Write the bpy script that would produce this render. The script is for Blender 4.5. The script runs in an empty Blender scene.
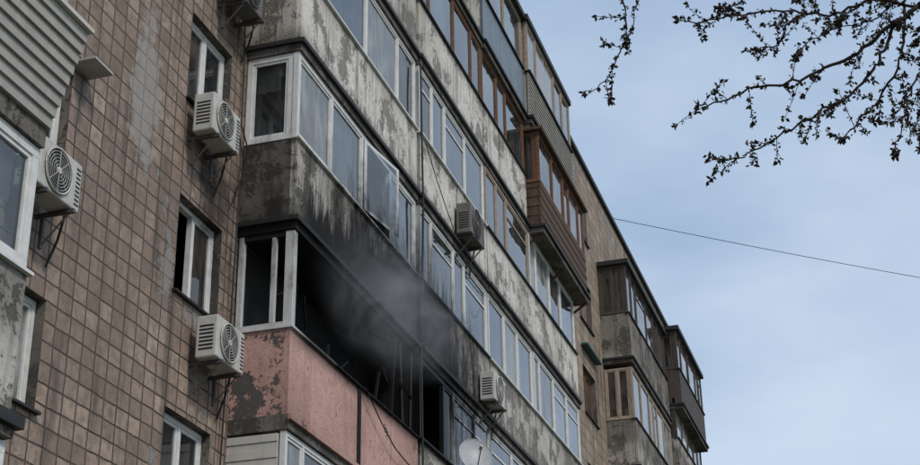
import bpy, bmesh, math, random
from mathutils import Matrix, Vector, noise
sc=bpy.context.scene
R=random.Random(23)
# ---------------------------------------------------------------- materials
MATS={}
def newmat(name):
    m=bpy.data.materials.new(name); m.use_nodes=True
    nt=m.node_tree; nt.nodes.clear(); MATS[name]=m
    return m,nt
class NB:
    def __init__(s,nt): s.nt=nt
    def n(s,t,**k):
        nd=s.nt.nodes.new(t)
        for a,b in k.items(): setattr(nd,a,b)
        return nd
    def l(s,a,b): s.nt.links.new(a,b)
    def val(s,inp,v):
        if hasattr(v,'is_output') : s.l(v,inp)
        else: inp.default_value=v
    def math(s,op,a,b=0.0,c=None,clamp=False):
        nd=s.n('ShaderNodeMath',operation=op); nd.use_clamp=clamp
        s.val(nd.inputs[0],a); s.val(nd.inputs[1],b)
        if c is not None: s.val(nd.inputs[2],c)
        return nd.outputs[0]
    def mix(s,f,a,b,bt='MIX'):
        nd=s.n('ShaderNodeMix',data_type='RGBA',blend_type=bt)
        s.val(nd.inputs[0],f)
        for i,v in ((6,a),(7,b)):
            if isinstance(v,tuple): v=(v[0],v[1],v[2],1)
            s.val(nd.inputs[i],v)
        return nd.outputs[2]
    def noise(s,vec,scale,detail=6,rough=.6):
        nd=s.n('ShaderNodeTexNoise'); s.l(vec,nd.inputs['Vector'])
        nd.inputs['Scale'].default_value=scale; nd.inputs['Detail'].default_value=detail
        nd.inputs['Roughness'].default_value=rough
        return nd.outputs['Fac']
    def smooth(s,v,a,b,c=0.0,d=1.0):
        nd=s.n('ShaderNodeMapRange',interpolation_type='SMOOTHSTEP')
        s.val(nd.inputs['Value'],v)
        nd.inputs['From Min'].default_value=a; nd.inputs['From Max'].default_value=b
        nd.inputs['To Min'].default_value=c; nd.inputs['To Max'].default_value=d
        return nd.outputs[0]
    def pos(s,scale=(1,1,1),loc=(0,0,0)):
        tc=s.n('ShaderNodeTexCoord'); mp=s.n('ShaderNodeMapping')
        mp.inputs['Scale'].default_value=scale; mp.inputs['Location'].default_value=loc
        s.l(tc.outputs['Object'],mp.inputs['Vector']); return mp.outputs[0]
    def out(s,col,rough=.85,bump=None,bstr=.3,bdist=.01,metal=0.0,spec=.3):
        p=s.n('ShaderNodeBsdfPrincipled'); o=s.n('ShaderNodeOutputMaterial')
        if isinstance(col,tuple): col=(col[0],col[1],col[2],1)
        s.val(p.inputs['Base Color'],col); s.val(p.inputs['Roughness'],rough)
        p.inputs['Metallic'].default_value=metal
        p.inputs['Specular IOR Level'].default_value=spec
        if bump is not None:
            b=s.n('ShaderNodeBump'); b.inputs['Strength'].default_value=bstr; b.inputs['Distance'].default_value=bdist
            s.l(bump,b.inputs['Height']); s.l(b.outputs[0],p.inputs['Normal'])
        s.l(p.outputs[0],o.inputs[0]); return p
def ell(b,sx,cy,cz,ry,rz):
    dy=b.math('DIVIDE',b.math('SUBTRACT',sx.outputs[1],cy),ry)
    dz=b.math('DIVIDE',b.math('SUBTRACT',sx.outputs[2],cz),rz)
    return b.math('SQRT',b.math('ADD',b.math('MULTIPLY',dy,dy),b.math('MULTIPLY',dz,dz)))
def sootmask(b,strength=1.0):
    p=b.pos(); sx=b.n('ShaderNodeSeparateXYZ'); b.l(p,sx.inputs[0])
    nz=b.noise(b.pos((1.6,1.6,.4)),1.7,8,.7); nf=b.noise(b.pos((1,1,.7)),7,6,.7); ns=b.noise(b.pos((5,5,.5)),1.4,7,.7)
    d2=b.math('ADD',ell(b,sx,21.3,8.75,4.6,2.15),b.math('MULTIPLY',b.math('SUBTRACT',nz,.5),1.7))
    d2=b.math('ADD',d2,b.math('MULTIPLY',b.math('SUBTRACT',nf,.5),.6))
    m=b.smooth(d2,1.3,.5)
    # band of heavy soot licking up the parapet over the opening
    ay=b.math('ABSOLUTE',b.math('SUBTRACT',sx.outputs[1],20.3))
    zz_=b.math('ADD',sx.outputs[2],b.math('MULTIPLY',b.math('SUBTRACT',ns,.5),3.0))
    zz_=b.math('SUBTRACT',zz_,b.math('MULTIPLY',b.math('SUBTRACT',sx.outputs[1],17.0),.16))
    m2=b.math('MULTIPLY',b.smooth(ay,3.9,3.0),b.smooth(zz_,9.55,9.1))
    m=b.math('MAXIMUM',m,m2)
    # smaller stain over the burnt room window
    d3=b.math('ADD',ell(b,sx,15.95,8.95,.75,.75),b.math('MULTIPLY',b.math('SUBTRACT',nf,.5),1.2))
    m=b.math('MAXIMUM',m,b.smooth(d3,1.1,.3,0,.8))
    m=b.math('MULTIPLY',m,strength)
    return b.math('MULTIPLY',m,b.smooth(sx.outputs[2],7.0,7.3))
def soot(b,col,strength=1.0):
    return b.mix(sootmask(b,strength),col,(.009,.008,.0075))
def peel(name,paint,under,amount=.5,streak=.6,rough=.9,scale=1.6,dark=(.05,.043,.036),edge=.82,soft=.06):
    m,nt=newmat(name); b=NB(nt)
    p=b.pos()
    n1=b.noise(p,scale,12,.74); n2=b.noise(p,scale*5,8,.7); n3=b.noise(b.pos((7,7,.35)),1.5,8,.72); n4=b.noise(p,26,6,.7); n5=b.noise(b.pos((1,1,1),(7,3,9)),.7,5,.6)
    n6=b.noise(b.pos((2.5,2.5,.25),(3,1,2)),1.3,6,.65)
    c=b.mix(b.math('MULTIPLY',b.smooth(n2,.35,.7),.5),paint,tuple(x*.58 for x in paint))
    c=b.mix(b.smooth(n5,.42,.66,0,.6),c,(paint[0]*.52,paint[1]*.49,paint[2]*.44))
    th=.5+(.5-amount)*.4
    pm=b.smooth(b.math('ADD',n1,b.math('MULTIPLY',b.math('SUBTRACT',n4,.5),.22)),th,th+soft)
    u=b.mix(n4,under,tuple(x*.5 for x in under))
    c=b.mix(pm,c,u)
    speck=b.smooth(n4,.57,.65,0,.7); c=b.mix(speck,c,dark)
    c=b.mix(b.math('MULTIPLY',b.smooth(n3,.51,.67),streak),c,dark)
    c=b.mix(b.math('MULTIPLY',b.smooth(n6,.53,.70),streak*.7),c,(.075,.062,.05))
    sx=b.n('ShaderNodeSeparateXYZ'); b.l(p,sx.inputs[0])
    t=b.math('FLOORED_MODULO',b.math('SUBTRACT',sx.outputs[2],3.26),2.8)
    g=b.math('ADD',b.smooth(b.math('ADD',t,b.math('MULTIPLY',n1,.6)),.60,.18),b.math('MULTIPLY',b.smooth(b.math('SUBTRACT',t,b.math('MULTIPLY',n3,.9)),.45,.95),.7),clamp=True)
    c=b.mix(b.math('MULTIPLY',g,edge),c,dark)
    c=soot(b,c)
    h=b.math('SUBTRACT',b.math('MULTIPLY',n4,.4),b.math('MULTIPLY',pm,.8))
    b.out(c,rough,h,.8,.016)
def plain(name,col,rough=.6,var=.35,scale=5,metal=0,spec=.3,sootm=True,bstr=.2):
    m,nt=newmat(name); b=NB(nt)
    n=b.noise(b.pos(),scale,7,.65); n3=b.noise(b.pos((6,6,.8)),1.5,5,.6)
    c=b.mix(b.math('MULTIPLY',b.smooth(n,.3,.75),var),tuple(col),tuple(x*.35 for x in col))
    c=b.mix(b.math('MULTIPLY',b.smooth(n3,.5,.75),var*.8),c,tuple(x*.3 for x in col))
    if sootm: c=soot(b,c)
    b.out(c,rough,n,bstr,.004,metal,spec)
def tile(name,c1,c2,mort,w=.27,h=.215,patch=False):
    m,nt=newmat(name); b=NB(nt)
    p=b.pos(); sx=b.n('ShaderNodeSeparateXYZ'); b.l(p,sx.inputs[0])
    cx=b.n('ShaderNodeCombineXYZ')
    wob=b.math('MULTIPLY',b.math('SUBTRACT',b.noise(p,.9,3),.5),.06)
    wob2=b.math('MULTIPLY',b.math('SUBTRACT',b.noise(p,4,2),.5),.022)
    b.l(b.math('ADD',b.math('ADD',b.math('ADD',sx.outputs[0],sx.outputs[1]),wob),wob2),cx.inputs[0]); b.l(b.math('ADD',b.math('ADD',sx.outputs[2],wob),wob2),cx.inputs[1])
    br=b.n('ShaderNodeTexBrick'); br.offset=0.0; br.squash=1.0
    b.l(cx.outputs[0],br.inputs['Vector'])
    br.inputs['Color1'].default_value=(*c1,1); br.inputs['Color2'].default_value=(*c2,1); br.inputs['Mortar'].default_value=(*mort,1)
    br.inputs['Scale'].default_value=1.0; br.inputs['Mortar Size'].default_value=.013; br.inputs['Mortar Smooth'].default_value=.5
    br.inputs['Brick Width'].default_value=w; br.inputs['Row Height'].default_value=h; br.inputs['Bias'].default_value=0
    fl=b.n('ShaderNodeVectorMath',operation='DIVIDE'); b.l(cx.outputs[0],fl.inputs[0]); fl.inputs[1].default_value=(w,h,1)
    f2=b.n('ShaderNodeVectorMath',operation='FLOOR'); b.l(fl.outputs[0],f2.inputs[0])
    wn=b.n('ShaderNodeTexWhiteNoise',noise_dimensions='2D'); b.l(f2.outputs[0],wn.inputs['Vector'])
    n1=b.noise(p,.55,8,.7); n2=b.noise(p,9,8,.75); n3=b.noise(b.pos((3,3,.35)),.9,7,.65); n4=b.noise(b.pos((1,1,1),(5,5,5)),.35,4,.6)
    c=b.mix(b.math('MULTIPLY',wn.outputs['Value'],.6),br.outputs['Color'],tuple(x*.45 for x in c2))
    c=b.mix(b.smooth(n2,.40,.64,0,.65),c,tuple(x*.45 for x in c2))
    c=b.mix(b.smooth(n4,.4,.65,0,.35),c,tuple(x*.5 for x in c2))
    c=b.mix(b.smooth(n3,.48,.70,0,.65),c,(.06,.049,.04))
    fm=b.math('MULTIPLY',b.smooth(b.math('ADD',n1,b.math('MULTIPLY',b.math('SUBTRACT',n2,.5),.1)),.60,.62),b.math('GREATER_THAN',wn.outputs['Value'],.3))
    if patch:
        d=b.math('ADD',ell(b,sx,14.0,9.45,.42,1.15),b.math('MULTIPLY',b.math('SUBTRACT',n2,.5),1.6))
        d=b.math('ADD',d,b.math('MULTIPLY',b.math('SUBTRACT',b.noise(p,2.2,4),.5),1.6))
        c=b.mix(b.smooth(d,1.0,.6,0,.85),c,b.mix(n2,(.42,.39,.36),(.25,.225,.20)))
    c=b.mix(fm,c,b.mix(n2,(.36,.33,.295),(.16,.145,.13)))
    c=soot(b,c,.9)
    hgt=b.math('SUBTRACT',b.math('MULTIPLY',n2,.15),br.outputs['Fac'])
    hgt=b.math('ADD',hgt,b.math('MULTIPLY',wn.outputs['Value'],.35))
    hgt=b.math('SUBTRACT',hgt,b.math('MULTIPLY',fm,.5))
    b.out(c,.75,hgt,1.0,.018)
tile('tile_brown',(.49,.375,.295),(.36,.265,.205),(.038,.031,.026),patch=True)
tile('tile_tan',(.52,.41,.305),(.42,.325,.24),(.13,.10,.08),.5,.33)
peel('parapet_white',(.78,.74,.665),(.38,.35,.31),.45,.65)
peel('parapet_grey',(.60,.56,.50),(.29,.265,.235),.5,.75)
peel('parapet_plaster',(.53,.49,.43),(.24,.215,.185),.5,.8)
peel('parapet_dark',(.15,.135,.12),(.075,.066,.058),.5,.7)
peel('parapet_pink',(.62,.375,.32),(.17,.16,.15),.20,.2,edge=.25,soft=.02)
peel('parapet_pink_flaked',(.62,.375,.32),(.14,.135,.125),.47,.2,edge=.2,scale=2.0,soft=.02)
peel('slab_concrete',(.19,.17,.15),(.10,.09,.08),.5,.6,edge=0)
plain('drip_metal',(.033,.031,.03),.6,.5)
plain('frame_white',(.75,.74,.71),.5,.3,8)
plain('frame_wood',(.22,.11,.06),.7,.75,12)
plain('frame_tan',(.44,.36,.28),.7,.6,12)
plain('frame_dark',(.09,.07,.058),.7,.5,12)
plain('siding_cream',(.60,.57,.51),.55,.25,3)
plain('siding_grey',(.45,.43,.385),.6,.3,3)
plain('tin_blue',(.22,.26,.29),.45,.4,3,.3)
plain('wood_dark',(.12,.075,.05),.8,.65,9)
plain('curtain_white',(.75,.75,.73),.9,.2,3)
plain('curtain_beige',(.46,.41,.34),.9,.3,3)
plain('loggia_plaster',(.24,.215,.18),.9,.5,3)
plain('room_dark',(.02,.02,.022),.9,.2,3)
plain('char',(.009,.008,.0075),.85,.5,6,sootm=False,bstr=.6)
plain('ac_white',(.58,.56,.51),.45,.4,6,sootm=False)
plain('ac_grimy',(.18,.165,.15),.6,.5,6,sootm=False)
plain('ac_black',(.02,.02,.021),.5,.3,10,sootm=False)
plain('steel_bracket',(.12,.11,.10),.6,.5,10,metal=.4,sootm=False)
plain('cable_black',(.012,.012,.012),.6,.1,sootm=False)
plain('dish_grey',(.44,.45,.46),.4,.25,8,sootm=False)
plain('roof_felt',(.05,.05,.05),.9,.4,sootm=False)
plain('red_cloth',(.45,.03,.02),.8,.2,sootm=False)
plain('awning_green',(.03,.10,.10),.5,.3)
def glassmat(name,tint,dust,dcol):
    m,nt=newmat(name); b=NB(nt)
    fr=b.n('ShaderNodeFresnel'); fr.inputs[0].default_value=1.52
    sm=sootmask(b)
    tr=b.n('ShaderNodeBsdfTransparent'); tr.inputs[0].default_value=(*tint,1)
    gl=b.n('ShaderNodeBsdfGlossy'); gl.inputs['Roughness'].default_value=.03
    gl.inputs[0].default_value=(.9,.93,.95,1)
    nz=b.noise(b.pos(),1.1,2)
    bp_=b.n('ShaderNodeBump'); bp_.inputs['Strength'].default_value=.3; bp_.inputs['Distance'].default_value=.025
    b.l(nz,bp_.inputs['Height']); b.l(bp_.outputs[0],gl.inputs['Normal'])
    m1=b.n('ShaderNodeMixShader'); f=b.math('MULTIPLY',fr.outputs[0],1.5,clamp=True); b.l(f,m1.inputs[0]); b.l(tr.outputs[0],m1.inputs[1]); b.l(gl.outputs[0],m1.inputs[2])
    df=b.n('ShaderNodeBsdfDiffuse'); dc=b.mix(sm,dcol,(.012,.01,.009)); b.l(dc,df.inputs[0])
    m2=b.n('ShaderNodeMixShader'); dn=b.smooth(b.noise(b.pos((2,2,.7)),2.2,6),.35,.8,dust*.4,dust*1.8)
    dn=b.math('MAXIMUM',dn,b.math('MULTIPLY',sm,.75))
    b.l(dn,m2.inputs[0]); b.l(m1.outputs[0],m2.inputs[1]); b.l(df.outputs[0],m2.inputs[2])
    o=b.n('ShaderNodeOutputMaterial'); b.l(m2.outputs[0],o.inputs[0])
glassmat('glass',(.62,.67,.70),.08,(.34,.36,.37))
glassmat('glass_dirty',(.5,.46,.41),.25,(.22,.19,.16))
glassmat('glass_milky',(.6,.62,.62),.45,(.50,.50,.48))
# ---------------------------------------------------------------- mesh builder
class MB:
    def __init__(s): s.v=[];s.f=[];s.m=[];s.names=[]
    def mi(s,n):
        if n not in s.names: s.names.append(n)
        return s.names.index(n)
    def face(s,pts,mat):
        i=len(s.v); s.v+= [tuple(p) for p in pts]; s.f.append(tuple(range(i,i+len(pts)))); s.m.append(s.mi(mat))
    def box(s,x0,x1,y0,y1,z0,z1,mat):
        if x1<x0:x0,x1=x1,x0
        if y1<y0:y0,y1=y1,y0
        i=len(s.v)
        s.v+=[(x0,y0,z0),(x1,y0,z0),(x1,y1,z0),(x0,y1,z0),(x0,y0,z1),(x1,y0,z1),(x1,y1,z1),(x0,y1,z1)]
        k=s.mi(mat)
        for q in ((0,3,2,1),(4,5,6,7),(0,1,5,4),(1,2,6,5),(2,3,7,6),(3,0,4,7)):
            s.f.append(tuple(i+a for a in q)); s.m.append(k)
    def tube(s,pts,r0,r1,mat,n=6):
        pts=[Vector(p) for p in pts]; N=len(pts); i=len(s.v); k=s.mi(mat)
        for a,p in enumerate(pts):
            d=(pts[min(a+1,N-1)]-pts[max(a-1,0)]).normalized()
            e=d.cross(Vector((0,0,1)));
            if e.length<.05: e=d.cross(Vector((1,0,0)))
            e.normalize(); g=d.cross(e); r=r0+(r1-r0)*a/(N-1)
            for j in range(n):
                t=2*math.pi*j/n; s.v.append(tuple(p+e*math.cos(t)*r+g*math.sin(t)*r))
        for a in range(N-1):
            for j in range(n):
                j2=(j+1)%n
                s.f.append((i+a*n+j,i+a*n+j2,i+(a+1)*n+j2,i+(a+1)*n+j)); s.m.append(k)
        s.f.append(tuple(i+j for j in range(n))[::-1]); s.m.append(k)
        s.f.append(tuple(i+(N-1)*n+j for j in range(n))); s.m.append(k)
    def obj(s,name,parent=None,bevel=0,smooth=False):
        me=bpy.data.meshes.new(name); me.from_pydata(s.v,[],s.f)
        for n in s.names: me.materials.append(MATS[n])
        me.polygons.foreach_set('material_index',s.m)
        if smooth: me.polygons.foreach_set('use_smooth',[True]*len(s.f))
        me.update(); o=bpy.data.objects.new(name,me); sc.collection.objects.link(o)
        if parent: o.parent=parent
        if bevel:
            b=o.modifiers.new('bevel','BEVEL'); b.width=bevel; b.segments=2
        return o
def empty(name,loc=(0,0,0)):
    e=bpy.data.objects.new(name,None); sc.collection.objects.link(e); e.location=loc; return e
bld=empty('apartment_building')
XW=-8.25
# ---------------------------------------------------------------- window glazing
def glaze(mb,axis,plane,t0,t1,z0,z1,fm,n,glass='glass',curt=.5,missing=(),openi=(),T=.06,cm=None,irr=False):
    def tb(a,b_,d0,d1,za,zb,m):
        if axis=='Y': mb.box(plane+d0,plane+d1,a,b_,za,zb,m)
        else: mb.box(a,b_,plane-d1,plane-d0,za,zb,m)
    def q(a,b_,d,za,zb,m):
        j=R.uniform(-.006,.006)
        if axis=='Y': mb.face([(plane+d+j,a,za),(plane+d-j,b_,za),(plane+d-j,b_,zb),(plane+d+j,a,zb)],m)
        else: mb.face([(a,plane-d,za),(b_,plane-d,za),(b_,plane-d,zb),(a,plane-d,zb)],m)
    tb(t0,t1,-.09,-.01,z0,z0+T,fm); tb(t0,t1,-.09,-.01,z1-T,z1,fm)
    ws=[R.choice([.55,.6,1.0,1.15,1.3]) if irr else 1 for _ in range(n)]
    tot=sum(ws); P_=[t0]
    for w_ in ws: P_.append(P_[-1]+(t1-t0)*w_/tot)
    for i in range(n+1):
        c=P_[i]; a=max(t0,c-T/2); b_=min(t1,c+T/2)
        if i==0:b_=t0+T
        if i==n:a=t1-T
        tb(a,b_,-.088,-.012,z0+T,z1-T,fm)
    for i in range(n):
        a=P_[i]+(T if i==0 else T/2); b_=P_[i+1]-(T if i==n-1 else T/2)
        if i in missing: continue
        za,zb=z0+T,z1-T; S=.04
        rr_=R.random(); gm=glass if rr_<.72 else ('glass_milky' if rr_<.82 else 'glass_dirty')
        if i in openi and axis=='Y':
            w=b_-a; ang=.13
            hx,hy=(plane,a)
            dx,dy=math.sin(ang)*w,math.cos(ang)*w
            for (u0,u1,v0,v1,m) in ((0,1,0,.05,fm),(0,1,zb-za-.05,zb-za,fm),(0,.08,.05,zb-za-.05,fm),(.92,1,.05,zb-za-.05,fm),(.08,.92,.05,zb-za-.05,glass)):
                P=[(hx+dx*u0,hy+dy*u0,za+v0),(hx+dx*u1,hy+dy*u1,za+v0),(hx+dx*u1,hy+dy*u1,za+v1),(hx+dx*u0,hy+dy*u0,za+v1)]
                mb.face(P,m)
            continue
        tb(a,b_,-.065,-.025,za,za+S,fm); tb(a,b_,-.065,-.025,zb-S,zb,fm)
        tb(a,a+S,-.065,-.025,za+S,zb-S,fm); tb(b_-S,b_,-.065,-.025,za+S,zb-S,fm)
        if irr and R.random()<.25:
            zm=za+(zb-za)*.72; tb(a+S,b_-S,-.063,-.027,zm,zm+.04,fm)
        q(a+S,b_-S,-.045,za+S,zb-S,gm)
        if R.random()<curt:
            m=cm or R.choice(['curtain_white','curtain_white','curtain_beige'])
            lo=za-.05 if R.random()<.6 else za+(zb-za)*R.uniform(.3,.7)
            k=max(8,int((b_-a)*18)); ph=R.random()*6
            e_=b_ if R.random()<.6 else a+(b_-a)*R.uniform(.3,.7)
            for j in range(k):
                ta=a-.03+(e_-a+.06)*j/k; tbb=a-.03+(e_-a+.06)*(j+1)/k
                d0=-.19+.028*math.sin(j*1.7+ph); d1=-.19+.028*math.sin((j+1)*1.7+ph)
                if axis=='Y': mb.face([(plane+d0,ta,lo),(plane+d1,tbb,lo),(plane+d1,tbb,zb+.05),(plane+d0,ta,zb+.05)],m)
                else: mb.face([(ta,plane-d0,lo),(tbb,plane-d1,lo),(tbb,plane-d1,zb+.05),(ta,plane-d0,zb+.05)],m)
def siding(mb,y0,y1,xb,xt,z0,z1,n,mat,th=.03):
    for i in range(n):
        a=i/n;b_=(i+1)/n
        xa=xb+(xt-xb)*a; xc=xb+(xt-xb)*b_; za=z0+(z1-z0)*a; zb=z0+(z1-z0)*b_-.004
        P=[(xa+th,za),(xc+.004,zb),(xc-.03,zb),(xa-.03,za)]
        f=[(x,y0,z) for x,z in P]; g=[(x,y1,z) for x,z in P]
        mb.face(f,mat); mb.face(g[::-1],mat)
        for j in range(4):
            k=(j+1)%4; mb.face([f[k],f[j],g[j],g[k]],mat)
def balcony(mb,y0,y1,s,xf,par='parapet_grey',end=None,fm='frame_white',sash=.98,glass='glass',curt=.4,missing=(),openi=(),
            slab='slab_concrete',glz=True,endglz=True,endn=1,ph=1.18,wh=1.41,roof=False,sidingm=None,farend=True,back='loggia_plaster',par_on=True,T=.06,irr=True,over=.1):
    end=end or par
    zb=s-ph
    mb.box(XW+.002,xf+.03,y0-.02,y1,zb-.2,zb,slab)
    mb.box(xf+.03,xf+.085,y0-.06,y1,zb-.085,zb-.02,'drip_metal')
    mb.box(XW+.004,xf+.03,y0-.075,y0-.02,zb-.085,zb-.02,'drip_metal')
    if par_on:
        if sidingm: siding(mb,y0,y1,xf-.02,xf-.02,zb,s,11,sidingm)
        else:
            # parapet cast as panels, each very slightly out of true
            yy=y0
            while yy<y1-.01:
                ye=min(y1,yy+R.uniform(1.5,2.4))
                if y1-ye<.7: ye=y1
                dx=R.uniform(-.007,.007)
                mb.box(xf-.08,xf+dx,yy,ye-(.012 if ye<y1 else 0),zb,s,par)
                if ye<y1: mb.box(xf-.078,xf-.02,ye-.012,ye,zb,s,'parapet_dark')
                yy=ye
        mb.box(XW+.003,xf-.08,y0,y0+.08,zb,s,end)
        mb.box(XW+.003,xf-.08,y1-.08,y1-.002,zb,s,par)
        mb.box(xf-.1,xf+.05,y0-.04,y1,s,s+.03,'drip_metal' if fm!='frame_white' or R.random()<.4 else 'frame_white')
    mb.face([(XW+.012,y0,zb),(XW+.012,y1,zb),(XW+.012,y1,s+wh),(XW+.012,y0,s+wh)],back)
    if glz:
        n=max(1,round((y1-y0)/sash))
        glaze(mb,'Y',xf,y0,y1-.01,s+.03,s+wh,fm,n,glass,curt,missing,openi,T,irr=irr)
        if endglz:
            glaze(mb,'X',y0,XW+.02,xf-.095,s+.03,s+wh,fm,endn,glass,curt*.3,T=T)
        if farend: glaze(mb,'X',y1-.1,XW+.02,xf-.095,s+.03,s+wh,fm,1,glass,0)
    if roof:
        mb.box(XW+.002,xf+over,y0-.1,y1,s+wh+.002,s+wh+.14,'drip_metal')
# ---------------------------------------------------------------- main wall with openings
YS,YE,ZG,ZT=-8,56,-1.7,21.2
wins=[]
for k in range(-1,6):
    t=5.74+2.8*k
    if k>=2: t-=.1
    wins.append((15.0,16.2,t-1.32,t,k))
    wins.append((11.25,12.4,t-1.0,t+.25,k) if k!=0 else (11.2,12.36,4.83,6.03,k))
    wins.append((38.3,39.9,t-1.35+.3,t+.35,k))
    wins.append((35.6,36.6,t-.9,t+.3,k))
mb=MB()
def tilem(y): return 'tile_brown' if y<34.7 else 'tile_tan'
ys=sorted(set([YS,YE,34.7]+[w[0] for w in wins]+[w[1] for w in wins]))
for a,b_ in zip(ys[:-1],ys[1:]):
    hs=sorted([(w[2],w[3]) for w in wins if w[0]<=a+1e-4 and w[1]>=b_-1e-4])
    z=ZG
    for h in hs:
        mb.face([(XW,a,z),(XW,b_,z),(XW,b_,h[0]),(XW,a,h[0])],tilem((a+b_)/2)); z=h[1]
    mb.face([(XW,a,z),(XW,b_,z),(XW,b_,ZT),(XW,a,ZT)],tilem((a+b_)/2))
mb.face([(XW,YS,ZG),(-20,YS,ZG),(-20,YS,ZT),(XW,YS,ZT)],'tile_brown')
mb.face([(XW,YE,ZG),(-20,YE,ZG),(-20,YE,ZT),(XW,YE,ZT)],'tile_tan')
mb.face([(-20,YS,ZG),(-20,YE,ZG),(-20,YE,ZT),(-20,YS,ZT)],'tile_tan')
mb.face([(XW,YS,ZT),(XW,YE,ZT),(-20,YE,ZT),(-20,YS,ZT)],'roof_felt')
mb.obj('walls',bld)
mb=MB()
mb.box(XW-.25,XW+.1,YS-.1,YE+.1,ZT+.002,ZT+.14,'drip_metal')
mb.obj('roof_coping',bld)
mb=MB()
for (a,b_,z0,z1,k) in wins:
    D=.22
    near=a<30
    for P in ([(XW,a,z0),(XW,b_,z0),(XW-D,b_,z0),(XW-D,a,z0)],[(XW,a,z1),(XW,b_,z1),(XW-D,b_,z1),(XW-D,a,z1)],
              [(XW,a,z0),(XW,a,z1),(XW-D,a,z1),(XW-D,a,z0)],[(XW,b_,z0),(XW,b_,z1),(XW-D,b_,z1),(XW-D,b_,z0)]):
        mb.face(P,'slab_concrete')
    burnt=(k==1 and abs(a-15)<.1)
    fm='frame_white' if near or R.random()<.6 else 'frame_wood'
    glaze(mb,'Y',XW-.1,a+.01,b_-.01,z0+.01,z1-.01,fm,2,'glass',0 if burnt else .5,missing=(0,) if burnt else ())
    if burnt:
        z2,z3=z0+.08,z1-.08
        hx,hy,dx,dy=(XW-.14,15.09,-.30,.34)
        P=lambda u,z:(hx+dx*u,hy+dy*u,z)
        mb.tube([P(0,z2),P(0,z3)],.026,.026,'frame_white',4); mb.tube([P(1,z2),P(1,z3)],.026,.026,'frame_white',4)
        mb.tube([P(0,z2),P(1,z2)],.026,.026,'frame_white',4); mb.tube([P(0,z3),P(1,z3)],.026,.026,'frame_white',4)
    mb.box(XW-.14,XW+.06,a-.04,b_+.04,z0-.03,z0-.002,'drip_metal')
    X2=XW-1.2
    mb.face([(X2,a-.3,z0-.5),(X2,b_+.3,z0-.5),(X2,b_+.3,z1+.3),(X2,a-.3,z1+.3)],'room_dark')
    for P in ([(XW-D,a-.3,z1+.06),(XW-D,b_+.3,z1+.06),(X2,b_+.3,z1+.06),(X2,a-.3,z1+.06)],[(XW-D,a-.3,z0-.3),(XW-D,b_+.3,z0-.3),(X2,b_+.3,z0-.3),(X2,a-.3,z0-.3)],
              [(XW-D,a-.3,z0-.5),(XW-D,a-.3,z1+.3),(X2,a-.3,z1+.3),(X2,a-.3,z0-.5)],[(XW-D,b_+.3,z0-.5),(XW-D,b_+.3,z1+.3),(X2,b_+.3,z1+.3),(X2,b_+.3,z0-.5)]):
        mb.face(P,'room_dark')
mb.box(XW+.01,XW+.32,12.3,12.7,8.86,8.89,'siding_grey')
mb.box(XW+.01,XW+.2,38.2,40.0,14.9,14.95,'awning_green')
mb.obj('wall_windows',bld)
# ---------------------------------------------------------------- central balcony stack
A0,A1=16.67,21.75
mb=MB()
balcony(mb,A0,A1,1.64,-7.43,'parapet_grey')
balcony(mb,A0,A1,4.44,-7.43,'parapet_grey',endglz=False,curt=.8)
for i in range(24):
    z0=3.3+i*.105
    if z0+.1<5.86: mb.box(XW+.01,-7.54,A0-.02-(.012 if i%2 else 0),A0+.03,z0,z0+.1,'siding_cream')
balcony(mb,A0,A1,10.04,-7.43,'parapet_plaster','parapet_dark',glass='glass',curt=.6,openi=(2,),slab='char',sash=1.25,irr=False,T=.08)
balcony(mb,A0,A1,12.84,-7.43,'parapet_white','parapet_plaster',curt=.5,sash=1.2)
balcony(mb,A0,A1,15.64,-7.43,'parapet_grey')
balcony(mb,A0,A1,18.44,-7.43,'parapet_grey',roof=True)
mb.box(-7.9,-7.6,17.5,17.8,13.0,13.9,'red_cloth')
mb.obj('balcony_stack_a',bld)
# burnt-out loggia
mb=MB()
s=7.24; zb=s-1.18
mb.box(XW+.002,-7.40,A0-.02,A1,zb-.2,zb,'slab_concrete')
mb.box(-7.40,-7.35,A0-.06,A1,zb-.085,zb-.02,'parapet_pink')
mb.box(-7.51,-7.43,A0,17.95,zb,s,'parapet_pink')
mb.box(-7.51,-7.436,17.96,19.12,zb,s,'parapet_pink')
mb.box(-7.50,-7.42,19.12,19.24,zb-.1,s+.05,'char')
mb.box(-7.51,-7.43,19.24,20.5,zb,s,'parapet_pink')
mb.box(-7.51,-7.424,20.51,A1,zb,s,'parapet_pink')
mb.box(XW+.003,-7.51,A0,A0+.08,zb,s,'parapet_pink_flaked')
mb.box(-7.53,-7.39,A0-.03,18.2,s,s+.03,'frame_white')
mb.box(-7.53,-7.39,18.2,A1,s,s+.025,'char')
mb.box(XW+.003,-7.53,A0-.03,A0+.1,s,s+.03,'frame_white')
mb.box(XW+.012,XW+.03,A0+.08,A1,zb,8.6,'char')
mb.box(XW+.03,-7.52,A1-.08,A1-.01,zb,8.6,'char')
W='frame_white'
e0,e1,z0,z1=XW+.03,-7.45,s+.03,8.64
mb.box(e0,e0+.07,A0,A0+.08,z0,z1,W); mb.box(e1-.09,e1,A0,A0+.08,z0,z1,W)
mb.box(e1,e1+.03,A0+.003,A0+.12,z0,z1,W)
mb.box(e0+.07,e1-.09,A0+.005,A0+.075,z0,z0+.07,W); mb.box(e0+.07,e1-.09,A0+.005,A0+.075,z1-.07,z1,'char')
mb.box(-7.74,-7.68,A0+.003,A0+.072,z0+.07,z1-.07,W)
mb.box(e0,e1+.03,A0,A0+.08,z1,8.66,'char')
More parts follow.
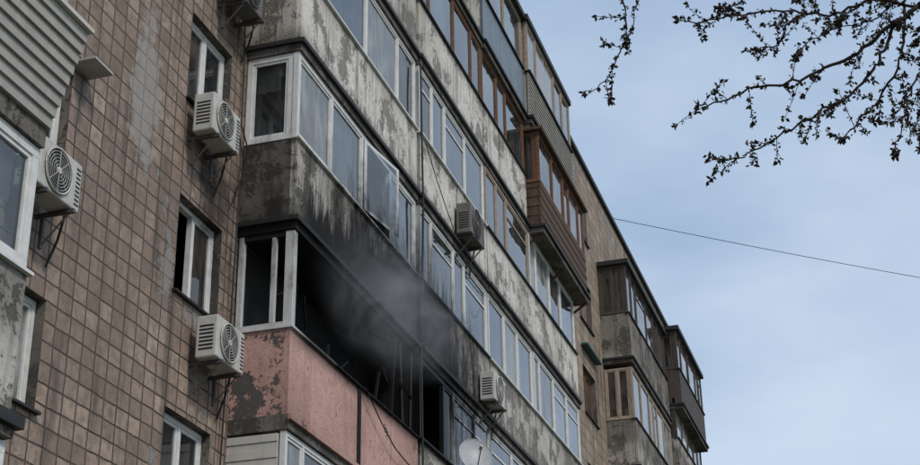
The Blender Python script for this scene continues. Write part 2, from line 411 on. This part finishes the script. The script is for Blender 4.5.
for yy,h,lean in ((18.0,.25,.02),(19.9,.5,.05),(20.6,1.35,.06),(21.15,1.38,-.03),(21.5,1.38,.02)):
    mb.tube([(-7.47,yy,s),(-7.47+lean,yy+lean,s+h)],.03,.025,'char' if yy<21 else 'frame_dark',4)
mb.tube([(-7.47,20.6,s+.75),(-7.44,21.5,s+.6)],.025,.02,'char',4)
mb.tube([(-7.45,18.8,8.62),(-7.40,19.5,8.2),(-7.42,20.4,8.45)],.02,.012,'char',4)
for i in range(26):
    yy=R.uniform(17,21.6); x=R.uniform(-8.1,-7.5); z=R.choice([R.uniform(7.0,7.45),R.uniform(8.1,8.6)])
    d=Vector((R.uniform(-.2,.2),R.uniform(-.5,.5),R.uniform(-.35,.35)))
    mb.tube([(x,yy,z),(x+d.x,yy+d.y,z+d.z)],.02,.012,'char',4)
mb.obj('burnt_balcony',bld)
# stack b (long strip)
mb=MB()
B0,B1,B2=21.85,29.3,33.9
cfg={1.64:('parapet_grey','frame_white'),4.44:('parapet_grey','frame_wood'),7.24:('parapet_grey','frame_white'),10.04:('parapet_grey','frame_white'),
     12.84:('parapet_white','frame_white'),15.64:('parapet_white','frame_wood'),18.44:('parapet_grey','frame_wood')}
for s,(p,f) in cfg.items():
    mid=25.9
    burnt=abs(s-7.24)<.01
    balcony(mb,B0,mid,s,-7.40,p,fm=f,curt=.1 if burnt else .4,roof=s>18,sash=.9,missing=(0,) if burnt else (),back='char' if burnt else 'loggia_plaster')
    if s>18: balcony(mb,mid+.05,B1,s,-7.36,'tin_blue',fm='frame_tan',curt=.4,roof=True)
    else: balcony(mb,mid+.05,B1,s,-7.38-R.uniform(0,.03),'parapet_white' if s==7.24 else p,fm='frame_tan' if s==12.84 else f,curt=.4)
    if s==15.64: continue
    if s>18: balcony(mb,B1+.1,B2-.2,s,-7.25,sidingm='siding_grey',end='siding_grey',fm='frame_tan',roof=True,over=.05)
    else: balcony(mb,B1+.05,B2-.3,s,-7.38,R.choice(['parapet_white','parapet_grey']),fm=R.choice(['frame_white','frame_white','frame_dark']),curt=.4)
# wooden enlarged balcony
s=15.5; xf=-7.08
balcony(mb,B1+.1,B2,s,xf,par_on=False,fm='frame_wood',glass='glass_dirty',curt=.2,endn=2,ph=1.05,wh=1.32,sash=.9)
for i in range(9):
    z0=s-1.05+i*.1166
    mb.box(xf-.06,xf-.012*(i%2),B1+.1,B2,z0,z0+.11,'wood_dark')
    mb.box(XW+.01,xf-.07,B1+.1+.012*(i%2),B1+.16,z0,z0+.11,'wood_dark')
mb.box(XW,xf+.1,B1,B2+.1,s+1.322,s+1.4,'wood_dark')
mb.box(XW+.01,-7.3,B1+.12,B2-.1,s+1.4,17.06,'parapet_grey')
for yy in (B1+.2,(B1+B2)/2,B2-.1):
    mb.tube([(XW,yy,s-2.0),(xf-.05,yy,s-1.26)],.035,.035,'wood_dark',4)
mb.obj('balcony_stack_b',bld)
# stack c (far)
mb=MB()
C0,C1=41.1,47.5
for s in (10.5,13.55,16.85):
    balcony(mb,C0,C1,s,-7.38,'parapet_plaster',fm='frame_dark' if s>13.6 else 'frame_tan',glass='glass_dirty',curt=.35,sash=1.0,ph=1.35,wh=1.6,roof=s>16,endn=2)
for s in (9.2,12.0,14.9,17.3):
    balcony(mb,C1+.2,53,s,-6.98 if s>17 else -7.2,'parapet_plaster' if s<17 else 'frame_dark',fm='frame_dark',glass='glass_dirty',curt=.2,roof=s>17)
mb.obj('balcony_stack_c',bld)
# near stack (left edge of the picture)
mb=MB()
N0,N1=-4.0,9.6
xf=-6.62
for s in (-.67,2.13,4.93):
    zb=s-1.18
    mb.box(XW+.002,xf+.05,N0,N1,zb-.2,zb,'slab_concrete')
    mb.box(xf+.05,xf+.11,N0,N1+.05,zb-.12,zb-.02,'drip_metal')
    mb.box(XW+.002,xf+.05,N1,N1+.05,zb-.12,zb-.02,'drip_metal')
    mb.box(xf-.08,xf,N0,N1,zb,s,'parapet_grey')
    mb.box(XW+.003,xf-.08,N1-.08,N1,zb,s,'parapet_grey')
    mb.box(xf-.1,xf+.05,N0,N1+.03,s,s+.03,'frame_white')
    top=s+1.16 if s>4 else s+1.4
    glaze(mb,'Y',xf,N0,N1,s+.03,top,'frame_white',11,'glass',.5,T=.09)
    glaze(mb,'X',N1,XW+.02,xf-.1,s+.03,top,'frame_white',1,'glass',.0)
mb.box(XW+.002,xf+.03,N0,N1,6.10,6.27,'slab_concrete')
siding(mb,N0,N1,xf+.04,-6.29,6.28,7.18,9,'siding_grey')
mb.box(-6.33,-6.24,N0,N1+.02,7.18,7.22,'siding_cream')
mb.box(XW+.003,xf+.02,N1-.05,N1,6.28,7.18,'siding_grey')
mb.obj('balcony_stack_near',bld)
# facade cables
mb=MB()
def cable(pts,r=.012):
    P=[]
    for a,b_ in zip(pts[:-1],pts[1:]):
        a=Vector(a);b_=Vector(b_)
        for i in range(8): 
            t=i/8; q=a.lerp(b_,t); q.z-=.1*4*t*(1-t)*min(1,(b_-a).xy.length/3); P.append(q)
    P.append(Vector(pts[-1])); mb.tube(P,r,r,'cable_black',5)
cable([(-8.22,16.45,13.4),(-8.2,16.5,10.3),(-8.1,16.55,9.9),(-8.15,16.45,9.3),(-8.2,16.4,5.0)],.012)
cable([(-8.2,16.4,10.2),(-8.12,16.5,9.6),(-8.2,16.35,9.0)],.01)
cable([(-7.36,21.8,14.2),(-7.33,21.82,11.4),(-7.36,21.78,8.6),(-7.34,21.8,5.2)],.02)
cable([(-7.34,19.2,7.25),(-7.33,20.4,6.7),(-7.33,22.2,6.6),(-7.33,24.0,7.1)],.01)
cable([(-7.34,22.0,12.7),(-7.33,24,11.5),(-7.33,27,11.55)],.009)
mb.obj('facade_cables',bld)
# ---------------------------------------------------------------- AC units
def ac(y0,z0,x0,w=.78,h=.55,d=.29,body='ac_white'):
    e=empty('air_conditioner_unit')
    m=MB(); m.box(x0,x0+d,y0,y0+w,z0,z0+h,body); m.obj('casing',e,bevel=.02)
    m=MB(); xf=x0+d; cy=y0+w*.42; cz=z0+h*.5; r=h*.44
    N=28
    m.face([(xf+.003,cy+math.cos(2*math.pi*i/N)*r,cz+math.sin(2*math.pi*i/N)*r) for i in range(N)],'ac_black')
    for k in range(1,8):
        rr=r*k/7
        m.tube([(xf+.018,cy+math.cos(2*math.pi*i/N)*rr,cz+math.sin(2*math.pi*i/N)*rr) for i in range(N+1)],.0035 if k<7 else .012,.0035 if k<7 else .012,body,5)
    for k in range(8):
        t=2*math.pi*k/8; m.tube([(xf+.02,cy,cz),(xf+.016,cy+math.cos(t)*r,cz+math.sin(t)*r)],.004,.004,body,4)
    m.tube([(xf+.015,cy,cz),(xf+.03,cy,cz)],.045,.035,body,12)
    m.obj('fan_grille',e)
    m=MB()
    for i in range(7):
        zz=z0+.1+i*.05; m.box(x0+.05,x0+d-.05,y0-.004,y0+.0,zz,zz+.022,'ac_black')
    for i in range(9):
        zz=z0+.06+i*.05; m.box(xf-.001,xf+.004,y0+w*.86,y0+w*.96,zz,zz+.02,'ac_black')
    m.obj('side_louvres',e)
    m=MB()
    for yy in (y0+.12,y0+w-.15):
        m.box(XW if x0<-7.5 else x0-.1,x0+d+.03,yy,yy+.04,z0-.05,z0-.006,'steel_bracket')
        m.box(x0-.06,x0-.02,yy,yy+.04,z0-.4,z0-.05,'steel_bracket')
        m.tube([(x0-.04,yy+.02,z0-.38),(x0+d-.03,yy+.02,z0-.05)],.014,.014,'steel_bracket',4)
    m.tube([(x0+.08,y0+w,z0+.12),(x0+.06,y0+w+.1,z0+.05),(x0-.02,y0+w+.14,z0-.2),(XW+.03 if x0<-7.5 else x0-.05,y0+w+.1,z0-.5)],.014,.014,'cable_black',6)
    m.obj('bracket_and_pipes',e)
ac(14.95,9.36,-8.12); ac(15.4,6.45,-8.12); ac(11.35,6.85,-8.12); ac(23.8,11.75,-7.36,w=.85,h=.62,body='ac_grimy'); ac(25.1,8.95,-7.36); ac(15.55,11.78,-8.12,body='ac_grimy'); ac(10.75,8.98,-8.12)
# ---------------------------------------------------------------- satellite dish
e=empty('satellite_dish')
m=MB(); c=Vector((-6.95,23.3,7.33)); nrm=Vector((.55,-.75,.28)).normalized(); a=nrm.cross(Vector((0,0,1))).normalized(); b2=a.cross(nrm)
rings=7;N=32;rr=.31
pts=[]
for i in range(rings+1):
    r=rr*i/rings
    pts.append([c+a*math.cos(2*math.pi*j/N)*r*.93+b2*math.sin(2*math.pi*j/N)*r+nrm*(r*r*.6) for j in range(N)])
for i in range(rings):
    for j in range(N): m.face([pts[i][j],pts[i][(j+1)%N],pts[i+1][(j+1)%N],pts[i+1][j]],'dish_grey')
m.tube([pts[-1][j%N] for j in range(N+1)],.008,.008,'dish_grey',5)
m.obj('reflector',e,smooth=True)
m=MB(); m.tube([c-b2*.28+nrm*.04,c+nrm*.34-b2*.05],.01,.01,'steel_bracket',5); m.tube([c+nrm*.30-b2*.05,c+nrm*.38-b2*.03],.028,.028,'dish_grey',8)
m.tube([c,c-nrm*.12,Vector((-7.3,23.5,7.15)),Vector((-7.40,23.5,6.95))],.02,.02,'steel_bracket',6)
m.obj('feed_arm',e)
# ---------------------------------------------------------------- tree with opening buds
plain('bark',(.05,.038,.032),.9,.5,20,sootm=False,bstr=.6)
plain('bud_leaf',(.05,.055,.025),.7,.5,30,sootm=False)
plain('bud_scale',(.07,.035,.028),.8,.5,30,sootm=False)
TR=random.Random(9)
tm=MB(); bm_=MB()
def smoothpath(P,sub=5,jit=.012):
    P=[Vector(p) for p in P]; out=[]
    for i in range(len(P)-1):
        p0=P[max(i-1,0)];p1=P[i];p2=P[i+1];p3=P[min(i+2,len(P)-1)]
        for k in range(sub):
            t=k/sub
            q=.5*((2*p1)+(-p0+p2)*t+(2*p0-5*p1+4*p2-p3)*t*t+(-p0+3*p1-3*p2+p3)*t**3)
            if i or k: q=q+Vector((TR.uniform(-jit,jit),TR.uniform(-jit,jit)*2,TR.uniform(-jit,jit)))
            out.append(q)
    out.append(P[-1]); return out
def leaf(p,d,L,mat):
    d=d.normalized(); sd_=d.cross(Vector((TR.uniform(-1,1),TR.uniform(-1,1),TR.uniform(-1,1))))
    if sd_.length<.01: return
    sd_.normalize(); w_=L*.3; nn=d.cross(sd_)*L*.1
    bm_.face([p,p+d*L*.45+sd_*w_+nn,p+d*L,p+d*L*.45-sd_*w_+nn],mat)
def budcluster(p,d,sz=1):
    sz*=TR.uniform(.8,1.4)
    for i in range(TR.randint(6,11)):
        v=d*.7+Vector((TR.gauss(0,.7),TR.gauss(0,.7),TR.gauss(0,.7)))
        leaf(p+Vector((TR.gauss(0,.008),TR.gauss(0,.008),TR.gauss(0,.008))),v,TR.uniform(.018,.041)*sz,'bud_leaf' if TR.random()<.6 else 'bud_scale')
def branch(P,r0,r1,budstep=.048,side=.55,depth=0):
    pts=smoothpath(P); tm.tube(pts,r0,r1,'bark',6)
    acc=0
    for i in range(1,len(pts)):
        seg=pts[i]-pts[i-1]; acc+=seg.length
        if acc>budstep*TR.uniform(.5,1.1):
            acc=0; d=seg.normalized()
            o=Vector((TR.gauss(0,1),TR.gauss(0,1),TR.gauss(0,1))).normalized()
            budcluster(pts[i]+o*r0*.8,(d*.5+o).normalized(),.9)
            if TR.random()<side:
                L=TR.uniform(.06,.28)
                v=(d*TR.uniform(.3,.9)+Vector((TR.gauss(0,.5),TR.gauss(0,.5),TR.gauss(-.2,.5)))).normalized()
                q=pts[i]+v*L; mid_=pts[i]+v*L*.5+Vector((0,0,TR.uniform(-.01,.02)))
                tm.tube([pts[i],mid_,q],max(.003,r1*.8),.0022,'bark',4)
                budcluster(q,v,1.1)
                for f_ in (.3,.5,.75):
                    if L*f_>.04: budcluster(pts[i].lerp(q,f_),(v+Vector((TR.gauss(0,.7),TR.gauss(0,.7),TR.gauss(0,.7)))).normalized(),.8)
    budcluster(pts[-1],(pts[-1]-pts[-2]).normalized(),1.2)
Y=9.0
tm.tube(smoothpath([(3.4,9.6,ZG-.1),(3.35,9.55,.5),(3.2,9.5,2.2),(3.0,9.4,4.0),(2.8,9.3,5.6)],6,.02),.2,.11,'bark',12)
tm.tube(smoothpath([(2.95,9.4,4.2),(2.2,9.2,5.2),(1.4,9.05,5.65),(.75,9.0,5.72),(.49,9,5.63)],5),.075,.018,'bark',8)
tm.tube(smoothpath([(2.8,9.3,5.6),(2.2,9.2,6.6),(1.2,9.0,7.1),(.2,9,6.9),(-.7,9,6.5),(-1.45,9,6.35)],5),.08,.012,'bark',8)
tm.tube(smoothpath([(2.8,9.3,5.6),(3.3,9.8,7.0),(3.4,10.2,8.6)],5),.1,.03,'bark',8)
tm.tube(smoothpath([(3.0,9.4,4.6),(4.2,9.8,6.0),(5.0,10.0,7.2)],5),.08,.02,'bark',8)
branch([(3.3,9.8,7.0),(2.4,9.9,8.0),(1.6,10,8.8)],.04,.006); branch([(4.2,9.8,6.0),(4.6,9.2,6.8),(4.5,8.8,7.6)],.03,.005)
branch([(.49,Y,5.63),(.30,Y-.03,5.50),(.10,Y,5.37),(-.13,Y+.03,5.30),(-.34,Y,5.21),(-.68,Y-.04,5.18),(-.9,Y,5.13),(-1.03,Y,5.14)],.016,.004)
branch([(.30,Y,5.50),(.2,Y,5.30),(.11,Y+.04,5.19),(-.04,Y,5.03),(-.21,Y-.03,4.95),(-.38,Y,4.87),(-.66,Y+.03,4.76),(-.84,Y,4.70),(-.94,Y,4.70)],.012,.0035)
branch([(.41,Y,5.69),(.36,Y,5.45),(.31,Y,5.23),(.15,Y+.05,4.99),(.07,Y,4.90),(-.07,Y,4.76),(-.14,Y,4.71)],.011,.0035)
branch([(.62,Y,5.7),(.50,Y,5.4),(.43,Y,5.13),(.33,Y,4.95),(.29,Y-.04,4.82),(.19,Y,4.58)],.010,.0035)
branch([(.55,Y,5.3),(.43,Y,5.05),(.40,Y+.04,4.85),(.34,Y,4.55)],.007,.003)
branch([(.49,Y,5.63),(.2,Y,5.72),(-.05,Y+.04,5.70),(-.28,Y,5.74),(-.6,Y,5.80),(-.97,Y,5.79),(-1.10,Y,5.85)],.011,.0035)
branch([(-.2,Y,5.73),(-.38,Y-.05,5.62),(-.47,Y,5.52),(-.62,Y,5.5)],.007,.003)
branch([(.1,Y,5.72),(-.05,Y,5.58),(-.22,Y,5.5),(-.34,Y,5.42)],.007,.003)
branch([(.45,Y,5.85),(.25,Y,5.62),(.05,Y+.05,5.58),(-.12,Y,5.62)],.007,.003)
branch([(-.2,Y,6.8),(-.45,Y,6.2),(-.68,Y,5.91),(-.85,Y,5.84),(-.98,Y,5.78)],.010,.003)
branch([(.3,Y,6.9),(.1,Y,6.3),(-.1,Y,5.95),(-.3,Y,5.85)],.010,.003)
branch([(-1.45,Y,6.35),(-1.50,Y,6.09),(-1.50,Y+.03,5.85),(-1.54,Y,5.66),(-1.67,Y,5.46),(-1.82,Y,5.38)],.008,.003,.05,.3)
branch([(-1.53,Y,5.7),(-1.46,Y,5.85),(-1.40,Y,6.05)],.005,.003,.05,.2)
tree=empty('budding_tree'); tm.obj('trunk_and_branches',tree,smooth=True); bm_.obj('buds',tree)
# ---------------------------------------------------------------- overhead cable and its pole
m=MB(); A_=Vector((-8.2,43.8,21.35)); B_=Vector((20.0,62.4,19.6)); pp=[]
for i in range(49):
    t=i/48; q=A_.lerp(B_,t); q.z-=.4*4*t*(1-t); pp.append(q)
m.tube(pp,.011,.011,'cable_black',5); m.obj('overhead_cable')
plain('pole_concrete',(.3,.29,.27),.9,.3,sootm=False)
m=MB(); m.tube([(20,62.4,ZG-.2),(20,62.4,8),(20,62.4,20.0)],.22,.11,'pole_concrete',12); m.box(19.2,20.8,62.35,62.45,19.5,19.6,'steel_bracket'); m.obj('utility_pole')
# ---------------------------------------------------------------- smoke
mt=bpy.data.materials.new('smoke'); mt.use_nodes=True; nt=mt.node_tree; nt.nodes.clear(); b=NB(nt); MATS['smoke']=mt
tc=b.n('ShaderNodeTexCoord')
ln=b.n('ShaderNodeVectorMath',operation='LENGTH'); b.l(tc.outputs['Object'],ln.inputs[0])
fall=b.smooth(ln.outputs['Value'],1.0,.0)
wv=b.n('ShaderNodeMapping'); wv.inputs['Scale'].default_value=(.8,2.3,1.3); wv.inputs['Rotation'].default_value=(.5,0,0); wv.inputs['Location'].default_value=(.3,.9,.1); b.l(tc.outputs['Object'],wv.inputs[0])
nz=b.n('ShaderNodeTexNoise'); nz.inputs['Scale'].default_value=1.5; nz.inputs['Detail'].default_value=6; nz.inputs['Roughness'].default_value=.6; nz.inputs['Distortion'].default_value=1.0; b.l(wv.outputs[0],nz.inputs['Vector'])
dn=b.math('MULTIPLY',b.math('MULTIPLY',b.smooth(nz.outputs['Fac'],.36,.80),fall),.95)
pv=b.n('ShaderNodeVolumePrincipled'); pv.inputs['Color'].default_value=(.95,.96,.98,1); b.l(dn,pv.inputs['Density']); pv.inputs['Anisotropy'].default_value=0
o=b.n('ShaderNodeOutputMaterial'); b.l(pv.outputs[0],o.inputs['Volume'])
bmm=bmesh.new(); bmesh.ops.create_icosphere(bmm,subdivisions=3,radius=1); me=bpy.data.meshes.new('smoke_cloud'); bmm.to_mesh(me); bmm.free(); me.materials.append(mt)
so=bpy.data.objects.new('smoke_cloud',me); sc.collection.objects.link(so); so.location=(-7.0,19.7,8.6); so.scale=(.75,3.3,1.25); so.rotation_euler=(math.radians(10),0,0)
# ---------------------------------------------------------------- ground
m_,nt=newmat('grass'); b=NB(nt); nn=b.noise(b.pos(),.8,8); n2=b.noise(b.pos(),14,4)
b.out(b.mix(nn,b.mix(n2,(.05,.075,.025),(.09,.10,.04)),(.10,.085,.06)),.95,n2,.5,.03)
m_,nt=newmat('asphalt'); b=NB(nt); nn=b.noise(b.pos(),30,5); b.out(b.mix(nn,(.04,.04,.042),(.065,.064,.062)),.9,nn,.3,.01)
plain('kerb_concrete',(.3,.29,.27),.9,.3,sootm=False)
m=MB(); m.face([(-900,-900,ZG),(900,-900,ZG),(900,900,ZG),(-900,900,ZG)],'grass'); m.obj('ground')
m=MB(); m.face([(-1.5,-80,ZG+.004),(1.9,-80,ZG+.004),(1.9,120,ZG+.004),(-1.5,120,ZG+.004)],'asphalt')
m.box(-1.65,-1.5,-80,120,ZG,ZG+.12,'kerb_concrete'); m.box(1.9,2.05,-80,120,ZG,ZG+.12,'kerb_concrete'); m.obj('road')
# ---------------------------------------------------------------- sky / light
w=bpy.data.worlds.new('World'); sc.world=w; w.use_nodes=True; nt=w.node_tree; nt.nodes.clear(); b=NB(nt)
sky=b.n('ShaderNodeTexSky',sky_type='NISHITA'); sky.sun_disc=False; sky.sun_elevation=math.radians(44); sky.sun_rotation=math.radians(121)
tc=b.n('ShaderNodeTexCoord'); mp=b.n('ShaderNodeMapping'); mp.inputs['Scale'].default_value=(1,1,2.2); b.l(tc.outputs['Generated'],mp.inputs[0])
cl=b.noise(mp.outputs[0],2.6,8,.5); cl2=b.smooth(cl,.34,.66)
ccol=b.mix(cl2,(3.0,4.0,5.5),(4.9,5.8,7.0))
col=b.mix(.88,sky.outputs[0],ccol)
bg=b.n('ShaderNodeBackground'); bg.inputs[1].default_value=.13; b.l(col,bg.inputs[0]); o=b.n('ShaderNodeOutputWorld'); b.l(bg.outputs[0],o.inputs[0])
L=bpy.data.lights.new('sun','SUN'); L.energy=1.8; L.angle=math.radians(12); L.color=(1,.93,.84)
lo=bpy.data.objects.new('sun',L); sc.collection.objects.link(lo)
sd=Vector((.75,-.45,.85)); lo.rotation_euler=sd.to_track_quat('Z','Y').to_euler()
# ---------------------------------------------------------------- camera
ax=Vector((.9538,-.1412,-.2647)).normalized(); u=Vector((.2997,.4035,.8646)); u=(u-ax*u.dot(ax)).normalized(); zz=ax.cross(u)
c=bpy.data.cameras.new('camera'); co=bpy.data.objects.new('camera',c); sc.collection.objects.link(co); sc.camera=co
c.sensor_width=36; c.lens=1500/920*36; c.clip_end=3000; c.clip_start=.05
M=Matrix(((ax.x,-ax.y,-ax.z,0),(u.x,-u.y,-u.z,0),(zz.x,-zz.y,-zz.z,0),(0,0,0,1))); co.matrix_world=M
sc.view_settings.view_transform='Standard'
